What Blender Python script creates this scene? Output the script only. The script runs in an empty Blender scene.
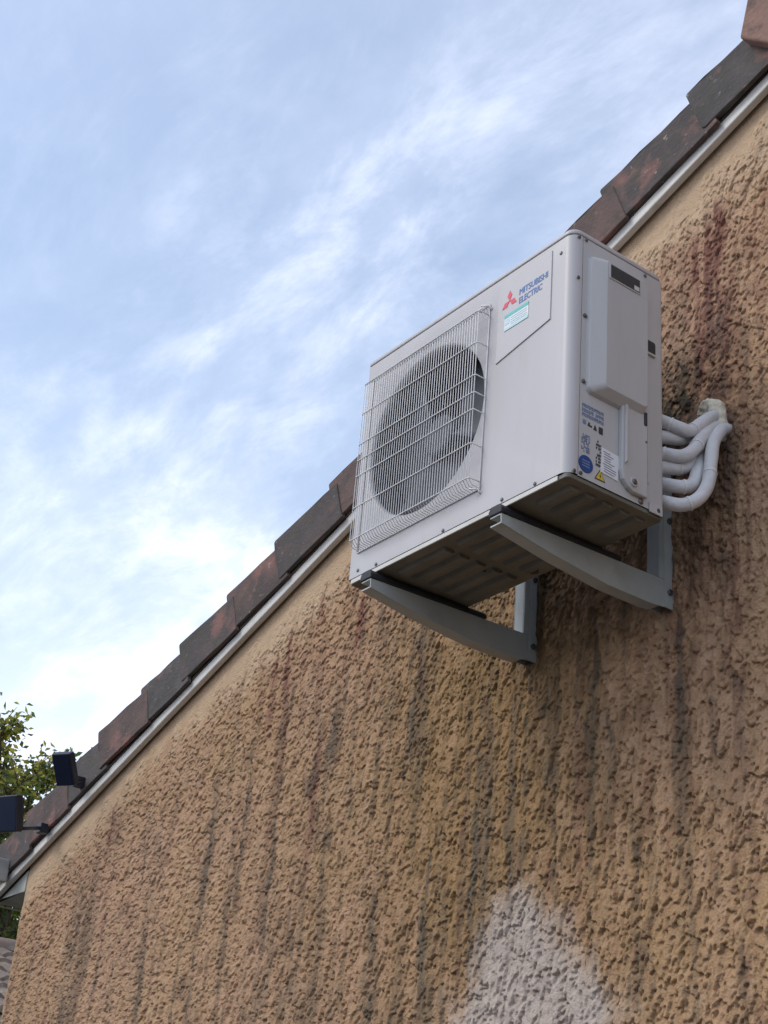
import bpy, bmesh, math, random
import numpy as np
from mathutils import Vector, Matrix, noise as mnoise
R = math.radians
scene = bpy.context.scene
col = scene.collection
random.seed(7)

# ------------------------------------------------------------------ camera
OZ = 3.30          # underside of the air conditioner above the ground
OY = -0.565        # its front face measured from the wall plane (y = 0)
cam_d = bpy.data.cameras.new('camera'); cam = bpy.data.objects.new('camera', cam_d); col.objects.link(cam)
YAW, PIT, ROL = R(-55.27), R(27.69), R(5.14)
fw = Vector((math.sin(YAW)*math.cos(PIT), math.cos(YAW)*math.cos(PIT), math.sin(PIT)))
rt = Vector((math.cos(YAW), -math.sin(YAW), 0)); up = rt.cross(fw)
r2 = rt*math.cos(ROL)+up*math.sin(ROL); u2 = -rt*math.sin(ROL)+up*math.cos(ROL)
m = Matrix((r2, u2, -fw)).transposed().to_4x4(); m.translation = Vector((3.11, -2.064+OY, -1.73+OZ))
cam.matrix_world = m
cam_d.sensor_fit = 'VERTICAL'; cam_d.sensor_height = 24.0; cam_d.lens = 1526.5/1024*24.0
cam_d.clip_start = 0.05; cam_d.clip_end = 3000
scene.camera = cam

# ------------------------------------------------------------------ sky and sun
SUN_AZ, SUN_EL = R(-152), R(43)
w = bpy.data.worlds.new('World'); scene.world = w; w.use_nodes = True
nt = w.node_tree; nt.nodes.clear(); N = nt.nodes; L = nt.links
out = N.new('ShaderNodeOutputWorld'); bg = N.new('ShaderNodeBackground'); L.new(bg.outputs[0], out.inputs[0])
bg.inputs[1].default_value = 0.15
sky = N.new('ShaderNodeTexSky'); sky.sky_type = 'NISHITA'; sky.sun_disc = False
sky.sun_elevation = SUN_EL; sky.sun_rotation = SUN_AZ; sky.air_density = 1.35; sky.dust_density = .6; sky.ozone_density = 1.4
# thin high cloud, laid out on a flat layer far overhead (direction / height)
tc = N.new('ShaderNodeTexCoord'); sp = N.new('ShaderNodeSeparateXYZ'); L.new(tc.outputs['Generated'], sp.inputs[0])
def wmath(op, a, b=None, clamp=False):
    n = N.new('ShaderNodeMath'); n.operation = op; n.use_clamp = clamp
    for i, v in enumerate((a, b)):
        if v is None: continue
        if isinstance(v, (int, float)): n.inputs[i].default_value = v
        else: L.new(v, n.inputs[i])
    return n.outputs[0]
zc = wmath('ADD', wmath('MAXIMUM', sp.outputs[2], 0.0), 0.18)
cb = N.new('ShaderNodeCombineXYZ'); L.new(wmath('DIVIDE', sp.outputs[0], zc), cb.inputs[0]); L.new(wmath('DIVIDE', sp.outputs[1], zc), cb.inputs[1])
def wnoise(scale, detail, rough, dist, rot, sc, loc=(0, 0, 0)):
    mp = N.new('ShaderNodeMapping'); mp.inputs['Rotation'].default_value = (0, 0, R(rot)); mp.inputs['Scale'].default_value = sc
    mp.inputs['Location'].default_value = loc
    L.new(cb.outputs[0], mp.inputs[0])
    n = N.new('ShaderNodeTexNoise'); n.inputs['Scale'].default_value = scale; n.inputs['Detail'].default_value = detail
    n.inputs['Roughness'].default_value = rough; n.inputs['Distortion'].default_value = dist
    L.new(mp.outputs[0], n.inputs['Vector']); return n.outputs[0]
def wramp(v, a, b, lo=0.0, hi=1.0):
    n = N.new('ShaderNodeMapRange'); n.interpolation_type = 'SMOOTHSTEP'
    n.inputs[1].default_value = a; n.inputs[2].default_value = b; n.inputs[3].default_value = lo; n.inputs[4].default_value = hi
    L.new(v, n.inputs[0]); return n.outputs[0]
veil = wramp(wnoise(0.55, 3, .5, .2, 25, (1, 1, 1), (3.1, .4, 0)), .36, .62)
wisp = wramp(wnoise(1.5, 9, .60, .35, -35, (1.0, 1.5, 1), (4.3, 1.7, 0)), .36, .74)
wisp2 = wramp(wnoise(4.5, 10, .66, .35, -20, (1.0, 2.0, 1), (7.3, 2.2, 0)), .40, .72)
low = wramp(sp.outputs[2], .05, .60, .60, 0.0)
mask = wmath('ADD', wmath('MULTIPLY', veil, .28), wmath('MULTIPLY', wisp, .30))
mask = wmath('ADD', mask, wmath('MULTIPLY', wmath('MULTIPLY', wisp2, wmath('ADD', wisp, .15)), .55))
mask = wmath('ADD', mask, low)
mask = wmath('MULTIPLY', wmath('ADD', mask, .10), .9, True)
mix = N.new('ShaderNodeMix'); mix.data_type = 'RGBA'
L.new(mask, mix.inputs['Factor']); L.new(sky.outputs[0], mix.inputs[6]); mix.inputs[7].default_value = (6.7, 7.05, 8.3, 1)
L.new(mix.outputs[2], bg.inputs[0])

sun_d = bpy.data.lights.new('sun', 'SUN'); sun_d.energy = 1.15; sun_d.angle = R(22); sun_d.color = (1, .95, .87)
sun = bpy.data.objects.new('sun', sun_d); col.objects.link(sun)
sdir = Vector((math.sin(SUN_AZ)*math.cos(SUN_EL), math.cos(SUN_AZ)*math.cos(SUN_EL), math.sin(SUN_EL)))
sun.rotation_euler = sdir.to_track_quat('Z', 'Y').to_euler(); sun.location = (-10, -20, 20)
vs = scene.view_settings; vs.view_transform = 'Standard'; vs.look = 'None'; vs.exposure = 0.34; vs.gamma = 1; vs.use_curve_mapping = False

# ------------------------------------------------------------------ materials
def mat(name, color, rough=.6, metal=0, var=None, scale=8, bump=0, bscale=60, spec=.4, stretch=(1, 1, 1), detail=5, vrange=(.35, .65), extra=None, transl=None):
    """principled material; var = second colour mixed in by noise; extra = list of (colour, scale, lo, hi, strength) stains"""
    M = bpy.data.materials.new(name); M.use_nodes = True; t = M.node_tree; b = t.nodes['Principled BSDF']
    b.inputs['Base Color'].default_value = (*color, 1); b.inputs['Roughness'].default_value = rough
    b.inputs['Metallic'].default_value = metal; b.inputs['Specular IOR Level'].default_value = spec
    tcn = t.nodes.new('ShaderNodeTexCoord'); mp = t.nodes.new('ShaderNodeMapping'); mp.inputs['Scale'].default_value = stretch
    oi = t.nodes.new('ShaderNodeObjectInfo'); va = t.nodes.new('ShaderNodeVectorMath'); va.operation = 'ADD'
    sc = t.nodes.new('ShaderNodeMath'); sc.operation = 'MULTIPLY'; sc.inputs[1].default_value = 37.0
    t.links.new(oi.outputs['Random'], sc.inputs[0]); t.links.new(tcn.outputs['Object'], va.inputs[0]); t.links.new(sc.outputs[0], va.inputs[1])
    t.links.new(va.outputs[0], mp.inputs[0])
    last = None
    def noise_fac(scale, lo, hi, dt=detail):
        n = t.nodes.new('ShaderNodeTexNoise'); n.inputs['Scale'].default_value = scale; n.inputs['Detail'].default_value = dt
        n.inputs['Roughness'].default_value = .6
        t.links.new(mp.outputs[0], n.inputs['Vector'])
        r = t.nodes.new('ShaderNodeMapRange'); r.inputs[1].default_value = lo; r.inputs[2].default_value = hi
        t.links.new(n.outputs[0], r.inputs[0]); return r.outputs[0]
    def mixc(fac, a, c, k=1.0):
        x = t.nodes.new('ShaderNodeMix'); x.data_type = 'RGBA'
        if k != 1.0:
            mm = t.nodes.new('ShaderNodeMath'); mm.operation = 'MULTIPLY'; mm.inputs[1].default_value = k; t.links.new(fac, mm.inputs[0]); fac = mm.outputs[0]
        t.links.new(fac, x.inputs['Factor'])
        if isinstance(a, tuple): x.inputs[6].default_value = (*a, 1)
        else: t.links.new(a, x.inputs[6])
        x.inputs[7].default_value = (*c, 1); return x.outputs[2]
    if var: last = mixc(noise_fac(scale, *vrange), tuple(color), var)
    for e in (extra or []):
        last = mixc(noise_fac(e[1], e[2], e[3]), last if last is not None else tuple(color), e[0], e[4])
    if last is not None: t.links.new(last, b.inputs['Base Color'])
    if bump:
        n = t.nodes.new('ShaderNodeTexNoise'); n.inputs['Scale'].default_value = bscale; n.inputs['Detail'].default_value = 6
        t.links.new(mp.outputs[0], n.inputs['Vector'])
        bn = t.nodes.new('ShaderNodeBump'); bn.inputs['Strength'].default_value = bump; bn.inputs['Distance'].default_value = .01
        t.links.new(n.outputs[0], bn.inputs['Height']); t.links.new(bn.outputs[0], b.inputs['Normal'])
    if transl:
        tr = t.nodes.new('ShaderNodeBsdfTranslucent'); tr.inputs[0].default_value = (*transl, 1)
        ms = t.nodes.new('ShaderNodeMixShader'); ms.inputs[0].default_value = .45
        t.links.new(b.outputs[0], ms.inputs[1]); t.links.new(tr.outputs[0], ms.inputs[2])
        t.links.new(ms.outputs[0], t.nodes['Material Output'].inputs[0])
    return M

MT = {}
MT['casing'] = mat('casing_paint', (.525, .505, .505), .42, var=(.49, .47, .465), scale=6, stretch=(1, 1, .22), bump=.02, bscale=400, extra=[((.40, .36, .30), 11, .56, .82, .40)])
MT['casing_side'] = mat('casing_side_paint', (.52, .515, .505), .42, var=(.475, .47, .46), scale=7, stretch=(1, 1, .22), bump=.02, bscale=400, extra=[((.38, .35, .28), 11, .56, .80, .45)])
MT['base'] = mat('base_pan_paint', (.20, .19, .155), .55, var=(.13, .125, .10), scale=9, bump=.05, bscale=80, extra=[((.16, .14, .10), 14, .52, .75, .6)])
MT['flange'] = mat('flange_paint', (.66, .65, .60), .5, var=(.55, .53, .47), scale=12)
MT['wire'] = mat('wire_paint', (.80, .79, .78), .4, var=(.70, .69, .67), scale=14)
MT['fan'] = mat('fan_plastic', (.07, .075, .09), .5, var=(.05, .055, .068), scale=7)
MT['inner'] = mat('shroud_paint', (.045, .045, .05), .6, var=(.03, .03, .03), scale=9)
MT['fins'] = mat('condenser_fins', (.10, .10, .11), .5, metal=.5, var=(.06, .06, .06), scale=40)
MT['dark'] = mat('dark_recess', (.035, .035, .037), .6, var=(.05, .05, .05), scale=20)
MT['screw'] = mat('screw_metal', (.22, .22, .22), .35, metal=.8, var=(.12, .11, .1), scale=90)
MT['red'] = mat('print_red', (.70, .05, .10), .45, var=(.66, .06, .11), scale=60)
MT['blue'] = mat('print_blue', (.035, .13, .36), .45, var=(.045, .15, .38), scale=60)
MT['bluegrey'] = mat('print_blue_grey', (.16, .21, .34), .5, var=(.2, .25, .38), scale=60)
MT['black'] = mat('print_black', (.03, .03, .035), .5, var=(.05, .05, .05), scale=60)
MT['teal'] = mat('print_teal', (.10, .48, .45), .45, var=(.12, .52, .49), scale=60)
MT['paleteal'] = mat('print_pale_teal', (.45, .68, .72), .45, var=(.5, .7, .74), scale=60)
MT['yellow'] = mat('print_yellow', (.75, .55, .04), .45, var=(.7, .5, .05), scale=60)
MT['paper'] = mat('sticker_paper', (.78, .78, .78), .5, var=(.74, .75, .77), scale=30)
MT['discblue'] = mat('disc_blue', (.012, .06, .24), .4, var=(.015, .07, .26), scale=40)
MT['galv'] = mat('bracket_grey_paint', (.46, .49, .47), .45, metal=.1, var=(.39, .42, .40), scale=6, bump=.03, bscale=200, extra=[((.30, .29, .25), 12, .55, .8, .5)])
MT['rubber'] = mat('rubber', (.015, .016, .02), .6, var=(.025, .026, .03), scale=30)
MT['pipe'] = mat('pipe_insulation', (.72, .71, .72), .55, var=(.62, .62, .61), scale=14, bump=.25, bscale=70, extra=[((.5, .47, .40), 22, .58, .8, .35)])
MT['tie'] = mat('cable_tie_plastic', (.78, .78, .76), .4, var=(.72, .72, .7), scale=40)
MT['foam'] = mat('expanding_foam', (.74, .69, .56), .85, var=(.62, .56, .42), scale=18, bump=.5, bscale=90)
MT['trim'] = mat('trim_paint', (.69, .665, .62), .5, var=(.58, .56, .51), scale=5, bump=.05, bscale=120, extra=[((.38, .35, .28), 12, .56, .8, .5)])
MT['soffit'] = mat('soffit_paint', (.40, .41, .36), .6, var=(.33, .34, .29), scale=6)
MT['mortar'] = mat('mortar', (.20, .15, .11), .9, var=(.12, .09, .07), scale=18, bump=.6, bscale=50)
def tile_mat(name, a, b, c):
    return mat(name, a, .85, var=b, scale=9, bump=.35, bscale=70, vrange=(.38, .62),
               extra=[(c, 5, .50, .64, .85), ((.26, .125, .10), 6, .56, .68, .75), ((.055, .065, .035), 16, .56, .7, .7), ((.34, .32, .26), 42, .64, .72, .7)])
MT['tile0'] = tile_mat('clay_tile_dark', (.10, .075, .068), (.07, .06, .056), (.06, .052, .05))
MT['tile1'] = tile_mat('clay_tile_rust', (.135, .085, .072), (.095, .066, .058), (.07, .055, .05))
MT['tile2'] = tile_mat('clay_tile_grey', (.10, .088, .08), (.075, .065, .06), (.055, .05, .05))
MT['ridge'] = mat('ridge_clay', (.30, .17, .13), .85, var=(.22, .13, .10), scale=9, bump=.3, bscale=70, extra=[((.07, .06, .05), 14, .58, .7, .7)])
MT['moss'] = mat('moss', (.035, .05, .015), 1, var=(.06, .075, .025), scale=40, bump=.8, bscale=90)
MT['lamp'] = mat('lamp_black', (.010, .013, .024), .45, var=(.014, .018, .032), scale=12)
MT['lampglass'] = mat('lamp_glass', (.008, .013, .035), .22, var=(.012, .018, .04), scale=6)
MT['gutter'] = mat('gutter_zinc', (.46, .47, .46), .45, metal=.4, var=(.36, .37, .36), scale=9)
MT['bark'] = mat('bark', (.10, .07, .05), .9, var=(.06, .045, .03), scale=12, bump=.6, bscale=40)
MT['leafa'] = mat('leaf_yellow_green', (.32, .29, .07), .5, var=(.15, .17, .04), scale=1.6, transl=(.5, .46, .07))
MT['leafb'] = mat('leaf_green', (.07, .10, .03), .5, var=(.05, .075, .025), scale=1.2, transl=(.16, .22, .04))
MT['plaster'] = mat('side_plaster', (.40, .31, .22), .9, var=(.34, .26, .18), scale=3, bump=.5, bscale=60)
MT['nbwall'] = mat('neighbour_plaster', (.55, .50, .42), .9, var=(.48, .44, .37), scale=2, bump=.3, bscale=50)
MT['nbtile'] = mat('neighbour_tile', (.22, .16, .12), .85, var=(.13, .10, .08), scale=5, bump=.3, bscale=50, extra=[((.42, .38, .30), 9, .55, .7, .6)])
MT['ground'] = mat('ground_asphalt', (.075, .072, .068), .95, var=(.055, .053, .05), scale=1.5, bump=.6, bscale=60)

# ------------------------------------------------------------------ helpers
def link(name, me, material, parent=None, smooth=False, bevel=0, seg=2):
    o = bpy.data.objects.new(name, me); col.objects.link(o)
    if material is not None:
        me.materials.clear(); me.materials.append(material)
    if parent is not None: o.parent = parent
    if smooth: me.shade_smooth()
    if bevel:
        b = o.modifiers.new('bevel', 'BEVEL'); b.width = bevel; b.segments = seg; b.limit_method = 'ANGLE'; b.angle_limit = R(35)
    return o
def from_bm(name, bm, material, parent=None, smooth=False, bevel=0, seg=2, fix=True):
    if fix: bmesh.ops.recalc_face_normals(bm, faces=bm.faces)
    me = bpy.data.meshes.new(name); bm.to_mesh(me); bm.free()
    return link(name, me, material, parent, smooth, bevel, seg)
def bx(bm, x0, x1, y0, y1, z0, z1, mtx=None):
    vs_ = [bm.verts.new(Vector(p)) for p in ((x0,y0,z0),(x1,y0,z0),(x1,y1,z0),(x0,y1,z0),(x0,y0,z1),(x1,y0,z1),(x1,y1,z1),(x0,y1,z1))]
    if mtx is not None:
        for v in vs_: v.co = mtx @ v.co
    for f in ((0,3,2,1),(4,5,6,7),(0,1,5,4),(1,2,6,5),(2,3,7,6),(3,0,4,7)): bm.faces.new([vs_[i] for i in f])
    return vs_
def box(name, dims, material, parent=None, bevel=0, mtx=None, smooth=False):
    bm = bmesh.new(); bx(bm, *dims, mtx=mtx); return from_bm(name, bm, material, parent, smooth, bevel)
def prism(bm, pts, axis, a, b):
    """polygon pts (2D) extruded along axis between a and b; axis 0: pts=(y,z), 1: (x,z), 2: (x,y)"""
    def mk(p, t):
        return Vector((t, p[0], p[1])) if axis == 0 else Vector((p[0], t, p[1])) if axis == 1 else Vector((p[0], p[1], t))
    A = [bm.verts.new(mk(p, a)) for p in pts]; B = [bm.verts.new(mk(p, b)) for p in pts]
    n = len(pts); bm.faces.new(A); bm.faces.new(B[::-1])
    for i in range(n): bm.faces.new((A[i], A[(i+1) % n], B[(i+1) % n], B[i]))
def tube(bm, pts, rad, seg=8, caps=True, radii=None):
    pts = [Vector(p) for p in pts]; rings = []; n = None
    for i, p in enumerate(pts):
        t = (pts[min(i+1, len(pts)-1)]-pts[max(i-1, 0)]).normalized()
        if n is None: n = t.orthogonal().normalized()
        else:
            n = (n-t*n.dot(t))
            n = n.normalized() if n.length > 1e-6 else t.orthogonal().normalized()
        b = t.cross(n); r = radii[i] if radii else rad
        rings.append([bm.verts.new(p+(n*math.cos(2*math.pi*k/seg)+b*math.sin(2*math.pi*k/seg))*r) for k in range(seg)])
    for A, B in zip(rings, rings[1:]):
        for k in range(seg): bm.faces.new((A[k], A[(k+1) % seg], B[(k+1) % seg], B[k]))
    if caps: bm.faces.new(rings[0][::-1]); bm.faces.new(rings[-1])
def spline(pts, sub=8):
    pts = [Vector(p) for p in pts]; P = [pts[0]*2-pts[1]]+pts+[pts[-1]*2-pts[-2]]; o = []
    for i in range(1, len(P)-2):
        for k in range(sub):
            t = k/sub; a, b, c, d = P[i-1], P[i], P[i+1], P[i+2]
            o.append(.5*((2*b)+(c-a)*t+(2*a-5*b+4*c-d)*t*t+(3*b-a-3*c+d)*t*t*t))
    o.append(pts[-1]); return o
def empty(name, loc, label=None, cat=None, group=None):
    o = bpy.data.objects.new(name, None); col.objects.link(o); o.location = loc; o.empty_display_size = .1
    if label: tag(o, label, cat, group)
    return o
def tag(o, label=None, cat=None, group=None, kind=None):
    if label: o['label'] = label
    if cat: o['category'] = cat
    if group: o['group'] = group
    if kind: o['kind'] = kind
    return o
def copy_obj(o, parent=None):
    c = o.copy(); col.objects.link(c); c.parent = parent if parent is not None else o.parent; return c

# ------------------------------------------------------------------ ground
me = bpy.data.meshes.new('ground')
me.from_pydata([(-1500,-1500,0),(1500,-1500,0),(1500,1500,0),(-1500,1500,0)], [], [(0,1,2,3)])
tag(link('ground', me, MT['ground']), kind='structure')

# ------------------------------------------------------------------ the house: gable wall
XL, XR, XP = -3.112, 5.45, 1.17            # left corner, right corner, ridge
SL = .368
def topz(x):                               # underside line of the verge trim on the wall
    x = np.asarray(x, float)
    return OZ+.9926+SL*np.where(x < XP, x, 2*XP-x)
house = empty('house', (0, 0, 0), 'house with rough tan stucco gable wall and stepped clay verge tiles', 'house')

DX = .0025
NX, NZ = 1944, 1296
GX0, GZ0 = -3.2, 0.0
rng = np.random.default_rng(11)
fx = np.fft.fftfreq(NX, DX)[None, :]; fz = np.fft.fftfreq(NZ, DX)[:, None]
def gn(sx, sz):
    w_ = np.fft.fft2(rng.standard_normal((NZ, NX)).astype(np.float32))
    n = np.fft.ifft2(w_*np.exp(-2*np.pi**2*((fx*sx)**2+(fz*sz)**2))).real
    return ((n-n.mean())/n.std()).astype(np.float32)
def sst(a, b, x):
    t = np.clip((x-a)/(b-a), 0, 1); return t*t*(3-2*t)
n2 = gn(.0030, .0042); n3 = gn(.022, .03)
# trowelled roughcast: flat plates at uneven levels, parted by narrow ragged crevices
nC = gn(.012, .016); grit = gn(.0014, .0014)
def flakes(n_, crev):
    """plates that thin out upwards and break off in a sharp, slightly undercut lower edge"""
    g = np.roll(n_, -1, 0)-np.roll(n_, 1, 0); g = g/g.std()
    low_ = sst(-.35, .55, g)                                  # 1 on lower edges
    gx = np.roll(n_, -1, 1)-np.roll(n_, 1, 1); low_ = np.maximum(low_, .75*sst(.2, 1.2, gx/gx.std()))
    h = np.tanh(n_*(1.0+3.2*low_))
    return h-crev*low_*(1-sst(0, .30, np.abs(n_+.16)))
def roughcast(nA, nB, k):
    nA = .88*nA+.38*n2; nB = .93*nB+.25*n2
    return (.0055+k*(.0025*flakes(nA+.22, 2.0)+.0026*flakes(nB+.12, 1.9))
            + .0008*n3+.0004*n2+.00035*grit).astype(np.float32)
HLO = roughcast(gn(.0040, .0105), gn(.0075, .0185), .95)      # longer, dragged flakes low on the wall
HHI = roughcast(gn(.0035, .0068), gn(.0062, .0120), .75)       # tighter grain near the verge
strk = gn(.005, .16); strk2 = gn(.012, .30); big = gn(.25, .35)
fine = gn(.012, .03)
def samp(F, x, z):
    u = (x-GX0)/DX; v = (z-GZ0)/DX
    i = np.floor(u).astype(int); j = np.floor(v).astype(int); a = (u-i).astype(np.float32); b = (v-j).astype(np.float32)
    i0 = i % NX; i1 = (i+1) % NX; j0 = j % NZ; j1 = (j+1) % NZ
    return (F[j0, i0]*(1-a)+F[j0, i1]*a)*(1-b)+(F[j1, i0]*(1-a)+F[j1, i1]*a)*b
STREAKS = [('r',0.835,1.150,0.500,0.042),('r',0.752,1.080,0.540,0.032),('r',0.795,1.130,0.600,0.030),('r',-0.994,0.529,0.367,0.019),('r',-1.067,0.491,0.330,0.013),('r',-1.185,0.410,0.139,0.020),('r',-1.263,0.347,0.057,0.028),('r',-0.928,-0.035,-0.462,0.024),('r',-0.753,0.420,0.235,0.012),('r',-0.397,0.134,-0.057,0.015),('r',-2.359,0.018,-0.173,0.018),('d',-0.721,-0.101,-0.305,0.011),('d',-0.850,0.122,-0.333,0.024),('d',-0.842,-0.340,-0.528,0.011),('d',-0.292,-0.547,-0.961,0.019),('d',-0.430,-0.023,-0.281,0.016),('d',0.369,0.029,-0.312,0.019),('d',-2.553,-0.559,-0.840,0.018),('d',-1.119,0.194,0.051,0.020),('d',-1.361,0.068,-0.041,0.014),('d',-0.103,-0.261,-0.716,0.018),('d',0.438,-0.278,-0.541,0.014),('d',0.254,-0.917,-1.059,0.015),('d',0.667,-0.066,-0.483,0.014),('d',-1.885,-0.459,-0.636,0.023),('d',-1.561,-0.222,-0.507,0.022),('d',-0.541,-0.534,-0.939,0.031)]
STREAKS = [q+(1.0,) for q in STREAKS]
rs = random.Random(21)
for _ in range(75):                        # long thin runs of dirt below the verge
    x0 = rs.uniform(-2.95, 1.0); za = float(topz(x0))-OZ-rs.uniform(.10, .95)
    STREAKS.append((rs.choice('dddr'), x0, za, za-rs.uniform(.25, .8), rs.uniform(.004, .007)+.014*rs.random()**2, rs.uniform(.2, .7)))
for _ in range(26):                        # runs below the unit
    x0 = rs.uniform(-.3, 1.1); za = rs.uniform(-.6, .1)
    STREAKS.append((rs.choice('dddr'), x0, za, za-rs.uniform(.3, .7), rs.uniform(.006, .020), rs.uniform(.30, .7)))
def wall_sheet(X, Z):
    """grid arrays of x and z on the wall -> vertices with stucco relief and stain weights"""
    dist = topz(X)-Z
    amp = .16+.94*sst(.03, .22, dist+.03*samp(n3, X, Z))
    amp = amp*(.35+.65*sst(.0, .04, X-XL))
    wl = sst(-.15, .75, dist-.75+.25*samp(n3, X, Z))
    H = (samp(HLO, X, Z)*wl+samp(HHI, X, Z)*(1-wl))*amp
    Y = -H
    Zd = np.minimum(Z-.30*(H-.004)*sst(0, .02, dist), topz(X)+.05)
    s = samp(strk, X, Z); s2 = samp(strk2, X, Z); b = samp(big, X, Z); n = samp(n3, X, Z); f = samp(fine, X, Z); n22 = samp(n2, X, Z)
    red = np.zeros_like(X); dark = np.zeros_like(X); zu = Z-OZ
    for k, x0, za, zb, wd, st_ in STREAKS:
        L_ = za-zb; t = (za-zu)/L_
        wob = .006*s+.004*n
        wid = wd*(.35+.75*np.clip(t, 0, 1))
        m_ = np.exp(-((X-x0+wob)/wid)**2)*sst(-.03, .10, t)*(1-sst(.5, 1.7, t))*(.85+.25*f+.25*s+.12*n22)
        m_ = np.clip(m_, 0, 1)*st_
        if k == 'r': red = np.maximum(red, m_)
        else: dark = np.maximum(dark, m_)
    gen = sst(.5, 2.0, .8*s+.7*s2+.5*b+.4*f+.25*n22)*sst(.12, .6, dist)
    gen2 = sst(.8, 1.9, -.6*s+.7*s2-.5*b+.7*f+.4*n22)*sst(.05, .4, dist)
    dark = np.clip(dark+.42*gen+.20*sst(.2, 1.6, s2+.8*f+.4*n22)*sst(.2, .8, dist), 0, 1)
    red = np.clip(red+.32*gen2, 0, 1)
    # damp mouldy patch beside the unit, with shade painted in behind the pipes
    dm = np.exp(-(((X-.66)/.09)**2+((zu-.58)/.17)**2)); mould_shade = np.clip(np.exp(-((np.maximum(np.abs(X-.62)-.08, 0)/.05)**2+((zu-.44)/.28)**2))*(.95+.3*f+.2*n22), 0, 1)
    # pale lime bloom low on the wall: a peaked patch with a ragged edge
    half = np.clip((-.635-zu)*.86, 0, .36); ctr = .085+.04*sst(-.7, -1.0, zu)
    e = half-np.abs(X-ctr)+.022*n+.012*f+.006*s
    pale = sst(-.06, .11, e)*sst(-.64, -.74, zu+.02*f)*(1-sst(1.15, 1.9, -zu))
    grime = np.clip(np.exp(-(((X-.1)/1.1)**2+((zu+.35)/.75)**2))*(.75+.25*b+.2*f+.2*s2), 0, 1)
    band = 1-sst(.03, .24, dist+.05*b+.02*f)
    return np.stack([X, Y, Zd], -1), dict(red=red*(1-.7*pale), dark=dark*(1-.75*pale), pale=pale, band=band, grime=grime*(1-pale), mould_shade=mould_shade)
def grid_mesh(X, Z):
    P, A = wall_sheet(X, Z); nr, nc = X.shape
    idx = np.arange(nr*nc).reshape(nr, nc)
    F = np.stack([idx[:-1,:-1], idx[:-1,1:], idx[1:,1:], idx[1:,:-1]], -1).reshape(-1, 4)
    return P.reshape(-1, 3), F, {k: v.reshape(-1) for k, v in A.items()}
def build_sheets(name, sheets, material, parent):
    Ps, Fs, As, off = [], [], [], 0
    for P, F, A in sheets:
        Ps.append(P); Fs.append(F+off); As.append(A); off += len(P)
    P = np.concatenate(Ps).astype(np.float32); F = np.concatenate(Fs).astype(np.int32)
    me = bpy.data.meshes.new(name); me.vertices.add(len(P)); me.vertices.foreach_set('co', P.ravel())
    me.loops.add(F.size); me.loops.foreach_set('vertex_index', F.ravel())
    me.polygons.add(len(F)); me.polygons.foreach_set('loop_start', np.arange(0, F.size, 4, dtype=np.int32))
    me.update(calc_edges=True); me.validate()
    for k in As[0]:
        a = me.attributes.new(k, 'FLOAT', 'POINT'); a.data.foreach_set('value', np.concatenate([q[k] for q in As]).astype(np.float32))
    return link(name, me, material, parent)
# columns: 4 mm near the unit, widening towards the far corner
xs = [1.55]
while xs[-1] > XL: xs.append(xs[-1]-(.0025+.0040*sst(.0, 1.0, np.array((.2-xs[-1])/3.3)).item()))
xs = np.array(xs[::-1]); xs[0] = XL
def botz(x): return OZ-1.30+(.20)*(1.55-x)/4.66
NR = 960
v = np.linspace(0, 1, NR)[:, None]
Xf = np.repeat(xs[None, :], NR, 0); Zf = botz(xs)[None, :]*(1-v)+(topz(xs)[None, :]+.03)*v
xc = np.linspace(1.55, XR, 280); v2 = np.linspace(0, 1, 200)[:, None]
X2 = np.repeat(xc[None, :], 200, 0); Z2 = botz(np.minimum(xc, 1.55))[None, :]*(1-v2)+(topz(xc)[None, :]+.03)*v2
xa = np.linspace(XL, XR, 560); v3 = np.linspace(0, 1, 150)[:, None]
X3 = np.repeat(xa[None, :], 150, 0); Z3 = np.zeros_like(xa)[None, :]*(1-v3)+botz(np.minimum(xa, 1.55))[None, :]*v3

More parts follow.
